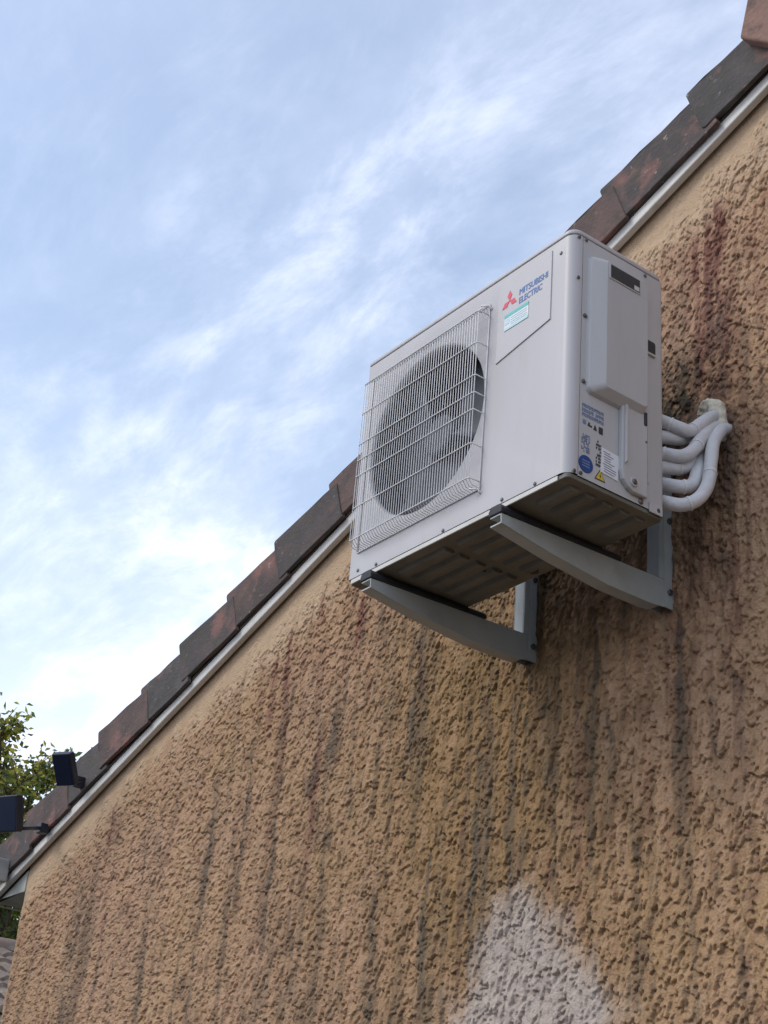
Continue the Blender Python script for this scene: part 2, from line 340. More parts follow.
def stucco_material():
    M = bpy.data.materials.new('stucco'); M.use_nodes = True; t = M.node_tree; b = t.nodes['Principled BSDF']
    b.inputs['Roughness'].default_value = .92; b.inputs['Specular IOR Level'].default_value = .2
    tcn = t.nodes.new('ShaderNodeTexCoord')
    def nz(scale, lo, hi, st=(1, 1, 1), detail=5):
        mp = t.nodes.new('ShaderNodeMapping'); mp.inputs['Scale'].default_value = st; t.links.new(tcn.outputs['Object'], mp.inputs[0])
        n = t.nodes.new('ShaderNodeTexNoise'); n.inputs['Scale'].default_value = scale; n.inputs['Detail'].default_value = detail; n.inputs['Roughness'].default_value = .62
        t.links.new(mp.outputs[0], n.inputs['Vector'])
        r = t.nodes.new('ShaderNodeMapRange'); r.inputs[1].default_value = lo; r.inputs[2].default_value = hi; t.links.new(n.outputs[0], r.inputs[0]); return r.outputs[0]
    def at(name, k=1.0):
        a = t.nodes.new('ShaderNodeAttribute'); a.attribute_name = name
        mm = t.nodes.new('ShaderNodeMath'); mm.operation = 'MULTIPLY'; mm.inputs[1].default_value = k; mm.use_clamp = True; t.links.new(a.outputs['Fac'], mm.inputs[0]); return mm.outputs[0]
    def mul(a, k):
        mm = t.nodes.new('ShaderNodeMath'); mm.operation = 'MULTIPLY'
        t.links.new(a, mm.inputs[0])
        if isinstance(k, float): mm.inputs[1].default_value = k
        else: t.links.new(k, mm.inputs[1])
        return mm.outputs[0]
    def mx(fac, a, c):
        x = t.nodes.new('ShaderNodeMix'); x.data_type = 'RGBA'; t.links.new(fac, x.inputs['Factor'])
        for i, q in ((6, a), (7, c)):
            if isinstance(q, tuple): x.inputs[i].default_value = (*q, 1)
            else: t.links.new(q, x.inputs[i])
        return x.outputs[2]
    c = mx(nz(1.1, .35, .65), (.44, .270, .170), (.42, .265, .140))
    c = mx(mul(nz(7, .45, .75, (1, 1, .45)), .55), c, (.31, .20, .13))
    c = mx(mul(nz(26, .48, .72), .45), c, (.52, .36, .24))
    c = mx(mul(nz(60, .52, .75), .40), c, (.30, .20, .135))
    c = mx(at('band', .75), c, (.56, .41, .27))
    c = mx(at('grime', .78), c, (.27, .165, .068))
    c = mx(at('pale', .84), c, (.47, .41, .36))
    c = mx(at('red', .88), c, (.185, .078, .058))
    c = mx(at('dark', .80), c, (.105, .088, .065))
    c = mx(at('mould_shade', .92), c, (.045, .042, .034))  # near-black for the mouldy stain and the painted shade behind the pipes
    t.links.new(c, b.inputs['Base Color'])
    n = t.nodes.new('ShaderNodeTexNoise'); n.inputs['Scale'].default_value = 170; n.inputs['Detail'].default_value = 5; t.links.new(tcn.outputs['Object'], n.inputs['Vector'])
    bn = t.nodes.new('ShaderNodeBump'); bn.inputs['Strength'].default_value = .9; bn.inputs['Distance'].default_value = .005
    t.links.new(n.outputs[0], bn.inputs['Height']); t.links.new(bn.outputs[0], b.inputs['Normal'])
    return M
MT['stucco'] = stucco_material()
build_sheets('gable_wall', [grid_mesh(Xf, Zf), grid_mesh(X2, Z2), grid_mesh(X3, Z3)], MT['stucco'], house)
# solid core of the house behind the stucco, its other walls
HD = 9.0
def tz(x): return float(topz(x))
bm = bmesh.new(); prism(bm, [(XL, 0), (XR, 0), (XR, tz(XR)), (XP, tz(XP)), (XL, tz(XL))], 1, .012, HD)
from_bm('wall_core', bm, MT['plaster'], house)

# ------------------------------------------------------------------ roof: slab, trim, verge tiles, ridge
cs, sn = math.cos(math.atan(SL)), math.sin(math.atan(SL))
def line_band(name, h0, h1, y0, y1, x0, x1, material, bevel=0):
    """a straight board following the verge slope, h measured vertically from the trim line"""
    bm = bmesh.new(); prism(bm, [(x0, tz(x0)+h0), (x1, tz(x1)+h0), (x1, tz(x1)+h1), (x0, tz(x0)+h1)], 1, y0, y1)
    return from_bm(name, bm, material, house, bevel=bevel)
XE = -3.46
ZE = tz(XE)
line_band('verge_trim', 0, .042, -.036, -.012, XE, XP-.002, MT['trim'], .004)
line_band('verge_trim', 0, .042, -.036, -.012, XP+.002, 2*XP-XE, MT['trim'], .004)
for a_, b_ in ((XE, XP), (XP, 2*XP-XE)):
    s_ = line_band('roof_slab', .045, .188, -.036, HD+.1, a_, b_, MT['mortar'])
# tiles : lower end x positions (unit frame), uneven like hand-laid ones
tx = [.817, .456, .122, -.219, -.561, -.918, -1.244, -1.561, -1.876, -2.160, -2.480, -2.78, -3.09, -3.40, -3.68]
def verge_tile(name, x0, length, mirror, material, jz, jy, yaw):
    """L-shaped verge tile : top plate running under the next course and a flap hanging over the gable"""
    bm = bmesh.new()
    yf = -.055+jy
    # side profile of the flap in (s, n): s up the slope, n normal to it; lower end first
    e = length
    th = .017
    lo0, lo1 = -.040, -.060
    top0, top1 = .146, .104
    prof = [(0, lo0+.006), (.010, lo0), (e, lo1), (e, top1), (.006, top0), (0, top0-.006)]
    A = [bm.verts.new((s, yf, n)) for s, n in prof]; B = [bm.verts.new((s, yf+th, n)) for s, n in prof]
    bm.faces.new(A); bm.faces.new(B[::-1])
    for i in range(6): bm.faces.new((A[i], A[(i+1) % 6], B[(i+1) % 6], B[i]))
    # top plate
    pl = [(0.001, top0-.021), (0.001, top0-.002), (e-.001, top1-.002), (e-.001, top1-.021)]
    C = [bm.verts.new((s, yf+th-.002, n)) for s, n in pl]; D = [bm.verts.new((s, .26, n)) for s, n in pl]
    bm.faces.new(C); bm.faces.new(D[::-1])
    for i in range(4): bm.faces.new((C[i], C[(i+1) % 4], D[(i+1) % 4], D[i]))
    bmesh.ops.recalc_face_normals(bm, faces=bm.faces)
    bmesh.ops.bevel(bm, geom=[e_ for e_ in bm.edges], offset=.003, segments=2, affect='EDGES', profile=.6)
    bmesh.ops.subdivide_edges(bm, edges=[e_ for e_ in bm.edges if e_.calc_length() > .09], cuts=4, use_grid_fill=True)
    for v_ in bm.verts:
        q = v_.co*14; v_.co += Vector((0, mnoise.noise(q+Vector((x0*9, 0, 0)))*.004, mnoise.noise(q+Vector((0, x0*7, 3)))*.0035))
    if not mirror: Mx = Matrix(((cs, 0, -sn), (0, 1, 0), (sn, 0, cs)))
    else: Mx = Matrix(((-cs, 0, sn), (0, 1, 0), (sn, 0, cs)))
    Rz = Matrix.Rotation(yaw, 3, 'Z')
    for v_ in bm.verts: v_.co = Mx @ (Rz @ v_.co)
    o = from_bm(name, bm, material, house)
    o.location = (x0 if not mirror else 2*XP-x0, 0, tz(x0)+.097+jz)
    return o
tm = ['tile1', 'tile2', 'tile0']
for i, x0 in enumerate(tx):
    up_ = tx[i-1] if i else XP-.02
    ln = (up_-x0)/cs+(.05 if i else 0.0)
    for mir in (False, True):
        verge_tile('verge_tile', x0, ln, mir, MT[['tile2', 'tile0', 'tile1', 'tile0', 'tile1', 'tile1', 'tile0', 'tile1', 'tile0', 'tile2', 'tile1', 'tile2', 'tile1', 'tile0', 'tile1'][i]],
                   random.uniform(-.006, .006), (.0 if i % 2 else -.004)+random.uniform(-.003, .003), random.uniform(-.006, .006))
# roof covering behind the verge, in stepped courses
for mir in (False, True):
    bm = bmesh.new()
    for i, x0 in enumerate(tx):
        up_ = (tx[i-1] if i else XP)+.03
        z0, z1 = tz(x0)+.247, tz(up_)+.205
        f_ = (lambda x: x) if not mir else (lambda x: 2*XP-x)
        prism(bm, [(f_(x0), z0-.03), (f_(up_), z1-.03), (f_(up_), z1), (f_(x0), z0)], 1, .262, HD+.1)
    from_bm('roof_covering', bm, MT['tile1'], house)
# ridge : half-round caps running back from the gable, the first one closed by a rounded end
def ridge_cap(y0, y1, closed, zr):
    bm = bmesh.new(); nseg = 14; rad = .165; zb = tz(XP)+.17
    prof = [(rad*math.cos(math.pi*k/nseg), rad*.92*math.sin(math.pi*k/nseg)) for k in range(nseg+1)]
    rings = []
    if closed:
        for s, d in ((.0, 0), (.45, .0), (.82, .012), (1.0, .05)): rings.append([(XP+px*s if s else XP, y0+d, zb+pz*s) for px, pz in prof])
    else: rings.append([(XP+px, y0, zb+pz) for px, pz in prof])
    rings.append([(XP+px*1.0, y1, zb+pz*1.0) for px, pz in prof])
    V = [[bm.verts.new(p) for p in r_] for r_ in rings]
    for A, B in zip(V, V[1:]):
        for k in range(nseg): bm.faces.new((A[k], A[k+1], B[k+1], B[k]))
    bmesh.ops.remove_doubles(bm, verts=bm.verts, dist=1e-5)
    o = from_bm('ridge_tile', bm, MT['ridge'], house, smooth=True)
    sm = o.modifiers.new('solid', 'SOLIDIFY'); sm.thickness = .016; sm.offset = -1
    return o
RX = (1.011, 1.062); RZ = (OZ+1.543, OZ+1.395, OZ+1.74)
bm = bmesh.new()
prism(bm, [(RX[0], RZ[0]), (XP, RZ[1]), (2*XP-RX[0], RZ[0]), (2*XP-RX[1], RZ[2]), (XP, RZ[2]+.05), (RX[1], RZ[2])], 1, -.102, .30)
from_bm('ridge_end_tile', bm, MT['ridge'], house, bevel=.008, seg=3)
for k in range(20): ridge_cap(.27+k*.42, .27+k*.42+.45, False, 0)
# eave : boxed soffit, fascia and gutter
bm = bmesh.new(); zs = OZ-.245
prism(bm, [(XE+.07, zs), (XL-.003, zs), (XL-.003, tz(XL)-.003), (XE+.07, tz(XE+.07)-.003)], 1, -.004, HD)
from_bm('eave_soffit', bm, MT['soffit'], house)
box('fascia_board', (XE+.04, XE+.068, -.03, HD, zs-.02, tz(XE+.05)-.002), MT['soffit'], house, .003)
bm = bmesh.new(); gr = .065; gc = (XE-.035, tz(XE)+.175)
og = [(gc[0]+gr*math.cos(math.pi+math.pi*k/12), gc[1]+gr*math.sin(math.pi+math.pi*k/12)) for k in range(13)]
ig = [(gc[0]+(gr-.004)*math.cos(2*math.pi-math.pi*k/12), gc[1]+(gr-.004)*math.sin(2*math.pi-math.pi*k/12)) for k in range(13)]
prism(bm, og+ig, 1, -.14, HD)
gut = from_bm('gutter', bm, MT['gutter'], house)
bm = bmesh.new(); prism(bm, og, 1, -.146, -.1405); from_bm('gutter_end', bm, MT['gutter'], gut)

# ------------------------------------------------------------------ the air conditioner
W_, D_, H_ = .852, .318, .71
ac = empty('air_conditioner', (0, OY, OZ), 'white outdoor air conditioner unit on two wall brackets, fan behind square wire guard', 'air conditioner')
FC = (.284, .366); FR = .250
def front_panel():
    bm = bmesh.new(); x0, x1, z0, z1 = -.001, W_-.028, .013, .697
    n = 96; circ = []; rect = []
    cx, cz = FC
    angs = [2*math.pi*k/n for k in range(n)]
    cor = [math.atan2(z-cz, x-cx) % (2*math.pi) for x in (x0, x1) for z in (z0, z1)]
    for ca in cor:
        k = min(range(n), key=lambda k_: abs(((angs[k_]-ca+math.pi) % (2*math.pi))-math.pi)); angs[k] = ca
    rings = [[], [], [], [], [], []]
    for a in angs:
        c, s = math.cos(a), math.sin(a)
        t = min([((x1-cx)/c if c > 0 else (x0-cx)/c) if abs(c) > 1e-9 else 9, ((z1-cz)/s if s > 0 else (z0-cz)/s) if abs(s) > 1e-9 else 9])
        rings[0].append(bm.verts.new((cx+c*t, 0, cz+s*t)))
        for i, (rr, y) in enumerate(((FR, 0), (FR-.005, .002), (FR-.008, .007), (FR-.009, .012), (FR-.009, .013))):
            rings[i+1].append(bm.verts.new((cx+c*rr, y, cz+s*rr)))
    for A, B in zip(rings, rings[1:]):
        for k in range(n): bm.faces.new((A[k], A[(k+1) % n], B[(k+1) % n], B[k]))
    # rounded corners and short returns
    def strip(pts):
        A = [bm.verts.new((x, y, z0)) for x, y in pts]; B = [bm.verts.new((x, y, z1)) for x, y in pts]
        for i in range(len(pts)-1): bm.faces.new((A[i], A[i+1], B[i+1], B[i]))
    arc = [(math.sin(math.pi/2*k/8), 1-math.cos(math.pi/2*k/8)) for k in range(9)]
    strip([(x1+.028*a, .028*b) for a, b in arc]+[(W_, .031), (W_-.003, .0315)])
    strip([(x0-.008*a, .008*b) for a, b in arc]+[(-.009, D_)])
    bmesh.ops.remove_doubles(bm, verts=bm.verts, dist=1e-5)
    bmesh.ops.recalc_face_normals(bm, faces=bm.faces)
    o = from_bm('front_panel', bm, MT['casing'], ac, smooth=True, fix=False)
    o.data.set_sharp_from_angle(angle=R(40))
    return o
fp = front_panel()
bm = bmesh.new(); sh = []
for rr_, y in ((FR-.009, .0135), (FR-.012, .03), (FR-.012, .15)):
    sh.append([bm.verts.new((FC[0]+rr_*math.cos(2*math.pi*k/72), y, FC[1]+rr_*math.sin(2*math.pi*k/72))) for k in range(72)])
for A, B in zip(sh, sh[1:]):
    for k in range(72): bm.faces.new((A[k], A[(k+1) % 72], B[(k+1) % 72], B[k]))
from_bm('fan_shroud', bm, MT['inner'], ac, smooth=True)
# right side sheet, rounded at the rear corner
bm = bmesh.new()
pts = [(W_-.004, .0335), (W_-.001, .0335), (W_-.0005, .036)]+[(W_-.014+.0135*math.cos(t), D_-.014+.014*math.sin(t)) for t in [math.pi/2*k/6 for k in range(7)]]+[(W_-.06, D_)]
A = [bm.verts.new((x, y, .011)) for x, y in pts]; B = [bm.verts.new((x, y, .697)) for x, y in pts]
for i in range(len(pts)-1): bm.faces.new((A[i], A[i+1], B[i+1], B[i]))
sp_ = from_bm('side_panel', bm, MT['casing_side'], ac, smooth=True); sp_.data.set_sharp_from_angle(angle=R(35))
box('rear_panel', (-.006, W_-.058, D_-.006, D_-.001, .012, .697), MT['fins'], ac)
def rrect(x0, x1, y0, y1, r, n=6):
    o = []
    for cx, cy, a0 in ((x1-r, y1-r, 0), (x0+r, y1-r, 90), (x0+r, y0+r, 180), (x1-r, y0+r, 270)):
        for k in range(n+1):
            a = R(a0+90*k/n); o.append((cx+r*math.cos(a), cy+r*math.sin(a)))
    return o
lidp = [q for q in rrect(-.0105, W_+.0015, -.0015, D_+.0015, .029) if not (q[0] < .02 and q[1] < .03)]
lidp = lidp[:14]+[(-.0105, .008), (-.006, .001), (-.001, -.0015)]+lidp[14:]
bm = bmesh.new(); prism(bm, lidp, 2, .699, .714); from_bm('top_panel', bm, MT['casing'], ac, bevel=.005, seg=3)
# base pan with light flange, stiffening ribs and drain holes
bm = bmesh.new(); prism(bm, rrect(-.004, W_-.004, .004, D_-.003, .012), 2, .0, .012); base = from_bm('base_pan', bm, MT['base'], ac, bevel=.0015)
box('front_flange', (.006, W_-.034, -.0005, .0035, -.002, .0105), MT['flange'], base, .001)
for y in (.055, .105, .16, .215, .265):
    for xa_, xb_ in ((.16, .36), (.40, .60), (.70, .82)):
        bm = bmesh.new()
        prism(bm, [(y-.021, .001), (y-.011, -.009), (y+.011, -.009), (y+.021, .001)], 0, xa_+.01*(y*10 % 1), xb_)
        from_bm('rib', bm, MT['base'], base, bevel=.002)
for x, y, r_ in ((.42, .285, .014), (.25, .15, .006), (.33, .20, .006), (.52, .24, .007)):
    bm = bmesh.new(); tube(bm, [(x, y, .001), (x, y, -.0035)], r_, 16); from_bm('drain_hole', bm, MT['dark'], base)
# fan and what is seen behind it
fan = None
bm = bmesh.new()
tube(bm, [(FC[0], .045, FC[1]), (FC[0], .05, FC[1]), (FC[0], .11, FC[1])], .06, 32, radii=[.052, .062, .062]); fan = from_bm('fan', bm, MT['fan'], ac, bevel=.004)
bm0 = bmesh.new(); nr_, na_ = 8, 14; V = []
for i in range(nr_):
    r_ = .058+(.236-.058)*i/(nr_-1); row = []
    for j in range(na_):
        t = j/(na_-1); a = t*R(96+18*i/(nr_-1))-R(10)*i/(nr_-1)
        y = .05+.055*t+.012*math.sin(math.pi*t)
        row.append(bm0.verts.new((r_*math.cos(a), y, r_*math.sin(a))))
    V.append(row)
for i in range(nr_-1):
    for j in range(na_-1): bm0.faces.new((V[i][j], V[i][j+1], V[i+1][j+1], V[i+1][j]))
bld = from_bm('blade', bm0, MT['fan'], fan, smooth=True); bld.location = (FC[0], 0, FC[1])
sm = bld.modifiers.new('solid', 'SOLIDIFY'); sm.thickness = .003
for k in (1, 2):
    c_ = copy_obj(bld); c_.rotation_euler = (0, R(120*k), 0)
bld.rotation_euler = (0, R(20), 0)
bm = bmesh.new(); 
for k in range(120):
    z = .03+k*.0055; bx(bm, .03, .60, .262, .285, z, z+.0016)
fins = from_bm('condenser', bm, MT['fins'], ac); tag(fins, kind='stuff')
box('motor_mount', (FC[0]-.03, FC[0]+.03, .15, .20, .02, .69), MT['inner'], ac, .004)
box('divider_plate', (.575, .580, .02, D_-.01, .013, .695), MT['inner'], ac)
# wire guard
guard = empty('fan_guard', (0, 0, 0)); guard.parent = ac
gx0, gx1, gz0, gz1, gy = .032, .532, .088, .634, -.034
bm = bmesh.new()
tube(bm, [(0, .0, gz1), (0, gy*.8, gz1-.018), (0, gy, gz1-.030), (0, gy, gz0+.016), (0, gy+.012, gz0+.002), (0, .0, gz0)], .0013, 5)
wv = from_bm('wire', bm, MT['wire'], guard, smooth=True); nw = 48
for k in range(nw):
    o = wv if k == 0 else copy_obj(wv); o.location = (gx0+(gx1-gx0)*k/(nw-1), 0, 0)
bm = bmesh.new(); tube(bm, [(gx0, gy+.001, 0), (gx0+.004, gy-.003, 0), (gx1-.004, gy-.003, 0), (gx1+.004, gy, 0), (gx1+.004, 0, 0)], .0018, 6)
wh = from_bm('wire', bm, MT['wire'], guard, smooth=True)
for k, z in enumerate((.604, .505, .405, .353, .302, .203, .104)):
    o = wh if k == 0 else copy_obj(wh); o.location = (0, 0, z)
bm = bmesh.new(); tube(bm, [(gx0-.006, -.002, gz0-.004), (gx1+.006, -.002, gz0-.004), (gx1+.006, -.002, gz1+.004), (gx0-.006, -.002, gz1+.004), (gx0-.006, -.002, gz0-.004)], .0022, 6)
from_bm('rim', bm, MT['wire'], guard, smooth=True)
for x, z in ((gx1+.012, gz1-.004), (gx1+.008, gz0-.006)):
    bm = bmesh.new(); tube(bm, [(x-.02, gy+.012, z), (x-.004, -.008, z), (x, -.006, z-.006), (x, 0, z-.012)], .0025, 6); from_bm('hook', bm, MT['wire'], guard, smooth=True)
# badge plate with the maker's mark and a small energy sticker
bm = bmesh.new(); prism(bm, [(.573, .432), (.776, .470), (.776, .680), (.573, .680)], 1, -.003, .002)
plate = from_bm('badge_plate', bm, MT['casing'], ac, bevel=.0012)
def rhomb(cx, cz, ang, s):
    d = Vector((math.cos(ang), math.sin(ang))); n_ = Vector((-d.y, d.x)); c = Vector((cx, cz))
    return [tuple(c), tuple(c+d*s*.866+n_*s*.5), tuple(c+d*s*1.732), tuple(c+d*s*.866-n_*s*.5)]
for a in (90, 210, 330):
    bm = bmesh.new(); prism(bm, rhomb(.6185, .6065, R(a), .0185), 1, -.0040, -.0028); from_bm('logo_diamond', bm, MT['red'], plate)
def text(s, x, z, h, width, material, parent, plane='front', depth=.0006, y=-.0032, bold=.0):
    cu = bpy.data.curves.new('t', 'FONT'); cu.body = s; cu.size = 1; cu.extrude = .02; 
    o = bpy.data.objects.new('t', cu); col.objects.link(o)
    bpy.context.view_layer.update()
    me = bpy.data.meshes.new_from_object(o.evaluated_get(bpy.context.evaluated_depsgraph_get()))
    bpy.data.objects.remove(o)
    if bold:
        b_ = bmesh.new(); b_.from_mesh(me); d_ = bmesh.ops.duplicate(b_, geom=b_.verts[:]+b_.edges[:]+b_.faces[:])
        for v_ in d_['geom']:
            if isinstance(v_, bmesh.types.BMVert): v_.co += Vector((bold, bold*.4, .004))
        b_.to_mesh(me); b_.free()
    X = [v_.co.x for v_ in me.vertices]; Y = [v_.co.y for v_ in me.vertices]
    x0, x1, y0, y1 = min(X), max(X), min(Y), max(Y)
    for v_ in me.vertices:
        a, b = (v_.co.x-x0)/(x1-x0)*width, (v_.co.y-y0)/(y1-y0)*h
        d = v_.co.z/.04*depth
        v_.co = (x+a, y-d, z+b) if plane == 'front' else (y+d, x+a, z+b)
    return link('lettering', me, material, parent)
text('MITSUBISHI', .656, .6035, .0195, .108, MT['blue'], plate, bold=.07)
text('ELECTRIC', .656, .5765, .0195, .088, MT['blue'], plate, bold=.07)
def quad_f(name, x0, x1, z0, z1, d, material, parent): return box(name, (x0, x1, -d, -d+.0008, z0, z1), material, parent)
st = quad_f('sticker', .603, .694, .516, .566, .0040, MT['paper'], plate)
quad_f('sticker_band', .603, .694, .556, .5655, .0046, MT['teal'], st); quad_f('sticker_band', .603, .694, .5165, .524, .0046, MT['paleteal'], st)
quad_f('sticker_icon', .606, .622, .534, .552, .0046, MT['paleteal'], st)
for z in (.548, .541, .534, .528): quad_f('sticker_line', .628, .688, z, z+.0022, .0046, MT['paleteal'], st)
# screws
bm = bmesh.new(); tube(bm, [(0, 0, 0), (0, -.002, 0), (0, -.0032, 0)], .005, 12, radii=[.0050, .0050, .0032]); scr = from_bm('screw', bm, MT['screw'], ac)
sc_f = [(.035, .030), (.118, .020), (.399, .019), (.741, .019), (.623, .022), (W_-.045, .655)]
for k, (x, z) in enumerate(sc_f):
    o = scr if k == 0 else copy_obj(scr); o.location = (x, 0, z)
def side_screw(y, z, dx=0, s=1.0):
    o = copy_obj(scr); o.rotation_euler = (0, 0, R(90)); o.location = (W_+dx, y, z); o.scale = (s, s, s)
for y, z in ((.018, .690), (.042, .692), (.018, .565), (.040, .020), (.020, .018), (.250, .688)): side_screw(y, z)
# service cover on the right side
bm = bmesh.new()
yA, yB, zA, zB = .049, .238, .244, .650
out_ = [(yA, zB), (yA, zA+.012), (yA+.014, zA), (yB, zA+.020), (yB, zB-.006)]
P0 = rrect(yA, yB, zA, zB, .018, 5); P1 = rrect(yA+.040, yB-.008, zA+.022, zB-.012, .012, 5)
def cov_z(y, z): return z+(.012 if False else 0)
V0 = [bm.verts.new((W_-.001, y, z)) for y, z in P0]; V1 = [bm.verts.new((W_+.010, y*1.0, z)) for y, z in rrect(yA+.004, yB-.001, zA+.004, zB-.003, .016, 5)]
V2 = [bm.verts.new((W_+.030, y, z)) for y, z in P1]
for A, B in ((V0, V1), (V1, V2)):
    for k in range(len(A)): bm.faces.new((A[k], A[(k+1) % len(A)], B[(k+1) % len(A)], B[k]))
bm.faces.new(V2)
cover = from_bm('service_cover', bm, MT['casing_side'], ac, bevel=.004, seg=3)
box('grip_frame', (W_+.0295, W_+.0325, .094, .202, .586, .632), MT['casing_side'], cover, .001)
box('grip_recess', (W_+.0302, W_+.0335, .098, .198, .590, .628), MT['dark'], cover)
box('grip_lip', (W_+.033, W_+.0345, .178, .195, .591, .604), MT['flange'], cover)
bm = bmesh.new(); prism(bm, rrect(.243, .286, .450, .494, .006, 4), 0, W_-.001, W_+.0012); from_bm('hand_hole', bm, MT['dark'], ac)
box('hand_hole_lip', (W_+.0005, W_+.006, .246, .284, .449, .455), MT['casing_side'], ac, .001)
side_screw(.0425, .272, .0, 1.2); side_screw(.0425, .462, .0, 1.2)
# valve cover below it
bm = bmesh.new(); prism(bm, [(.160, .262), (.160, .075), (.165, .052), (.182, .036), (.200, .028), (.246, .028), (.246, .262)], 0, W_-.001, W_+.014)
vc = from_bm('valve_cover', bm, MT['casing_side'], ac, bevel=.004, seg=3)
bm = bmesh.new(); prism(bm, [(.167, .256), (.167, .092), (.176, .100), (.176, .256)], 0, W_+.012, W_+.020); from_bm('rib', bm, MT['casing'], vc, bevel=.003)
bm = bmesh.new(); prism(bm, [(.252, .275), (.252, .075), (.258, .075), (.258, .275)], 0, W_-.001, W_+.007); from_bm('edge_bead', bm, MT['casing'], ac, bevel=.002)
bm = bmesh.new(); prism(bm, [(.232, .262), (.232, .225), (.242, .225), (.242, .262)], 0, W_+.0125, W_+.017); from_bm('cable_clip', bm, MT['dark'], vc, bevel=.002)
bm = bmesh.new(); tube(bm, [(W_+.012, .197, .052), (W_+.018, .197, .052)], .012, 18); from_bm('screw_boss', bm, MT['casing'], vc, bevel=.002)
side_screw(.197, .052, .017, 1.5); side_screw(.235, .020, .0, 1.4); side_screw(.292, .016, .0, 1.5); side_screw(.240, .18, .013, .7)
box('foot_tab', (W_+.001, W_+.004, .262, .306, .004, .030), MT['casing'], ac, .001)
# prints on the side sheet
def quad_s(name, y0, y1, z0, z1, material, parent, d=.0008, rot=0):
    cy, cz = (y0+y1)/2, (z0+z1)/2
    M_ = Matrix.Translation((W_, cy, cz)) @ Matrix.Rotation(R(rot), 4, 'X')
    return box(name, (-.0004, d, y0-cy, y1-cy, z0-cz, z1-cz), material, parent, mtx=M_)
# unreadable block of heading print and symbols: small upright strokes
def strokes(name, y0, y1, z0, z1, rows, n, material, seed, fill=.62):
    rr = random.Random(seed); bm = bmesh.new(); dz = (z1-z0)/rows; dy = (y1-y0)/n
    for r_ in range(rows):
        for k in range(n):
            if rr.random() > fill+.2: continue
            a = y0+dy*k; zz = z0+dz*r_
            t = rr.random()
            if t < .5: bx(bm, W_-.0004, W_+.0008, a, a+dy*.55, zz+dz*.12, zz+dz*.82)
            else: bx(bm, W_-.0004, W_+.0008, a, a+dy*.85, zz+dz*.5, zz+dz*.82); bx(bm, W_-.0004, W_+.00082, a, a+dy*.3, zz+dz*.12, zz+dz*.495)
    return from_bm(name, bm, material, sp_)
strokes('heading_print', .041, .113, .176, .214, 3, 13, MT['bluegrey'], 1, .75)
for k, y in enumerate((.044, .060, .078, .096)):
    bm = bmesh.new()
    if k == 0: bx(bm, W_-.0004, W_+.0008, y, y+.010, .157, .168)
    elif k == 1: bx(bm, W_-.0004, W_+.0008, y, y+.013, .156, .160); bx(bm, W_-.0004, W_+.00082, y+.002, y+.006, .1601, .166)
    elif k == 2: prism(bm, [(y, .153), (y+.011, .153), (y+.0055, .168)], 0, W_-.0004, W_+.0008)
    else: bx(bm, W_-.0004, W_+.0008, y, y+.0125, .150, .168)
    from_bm('symbol', bm, MT['bluegrey'] if k == 0 else MT['black'], sp_)
strokes('small_print', .041, .068, .080, .130, 9, 7, MT['bluegrey'], 2, .55)
strokes('rating_print', .088, .104, .058, .130, 8, 4, MT['black'], 3, .5)
bm = bmesh.new(); prism(bm, [(.056+.0225*math.cos(R(a)), .050+.0225*math.sin(R(a))) for a in range(0, 360, 10)], 0, W_-.0004, W_+.001); dsc = from_bm('blue_disc', bm, MT['discblue'], sp_)
for z in (.056, .049, .042): box('disc_line', (W_+.0008, W_+.0014, .044, .068, z, z+.003), MT['bluegrey'], dsc)
def tri(c, r_, x0, x1, m_, par, nm):
    bm = bmesh.new(); prism(bm, [(c[0]+r_*math.cos(R(a)), c[1]+r_*math.sin(R(a))) for a in (90, 210, 330)], 0, x0, x1); return from_bm(nm, bm, m_, par)
wt = tri((.1015, .034), .0195, W_-.0004, W_+.0008, MT['black'], sp_, 'warning_triangle'); tri((.1015, .034), .0155, W_+.0004, W_+.0013, MT['yellow'], wt, 'warning_field')
bm = bmesh.new(); prism(bm, [(.103, .044), (.0985, .034), (.1015, .034), (.0995, .026), (.1045, .037), (.1015, .037)], 0, W_+.001, W_+.0018); from_bm('flash', bm, MT['black'], wt)
pst = quad_s('rating_sticker', .104, .160, .046, .114, MT['paper'], sp_, .0016, -4)
rr = random.Random(5)
for k in range(9):
    z = .052+.0066*k; a = .110+rr.random()*.004
    quad_s('sticker_line', a, a+.018+.022*rr.random(), z, z+.0018, MT['bluegrey'], pst, .0022, -4)

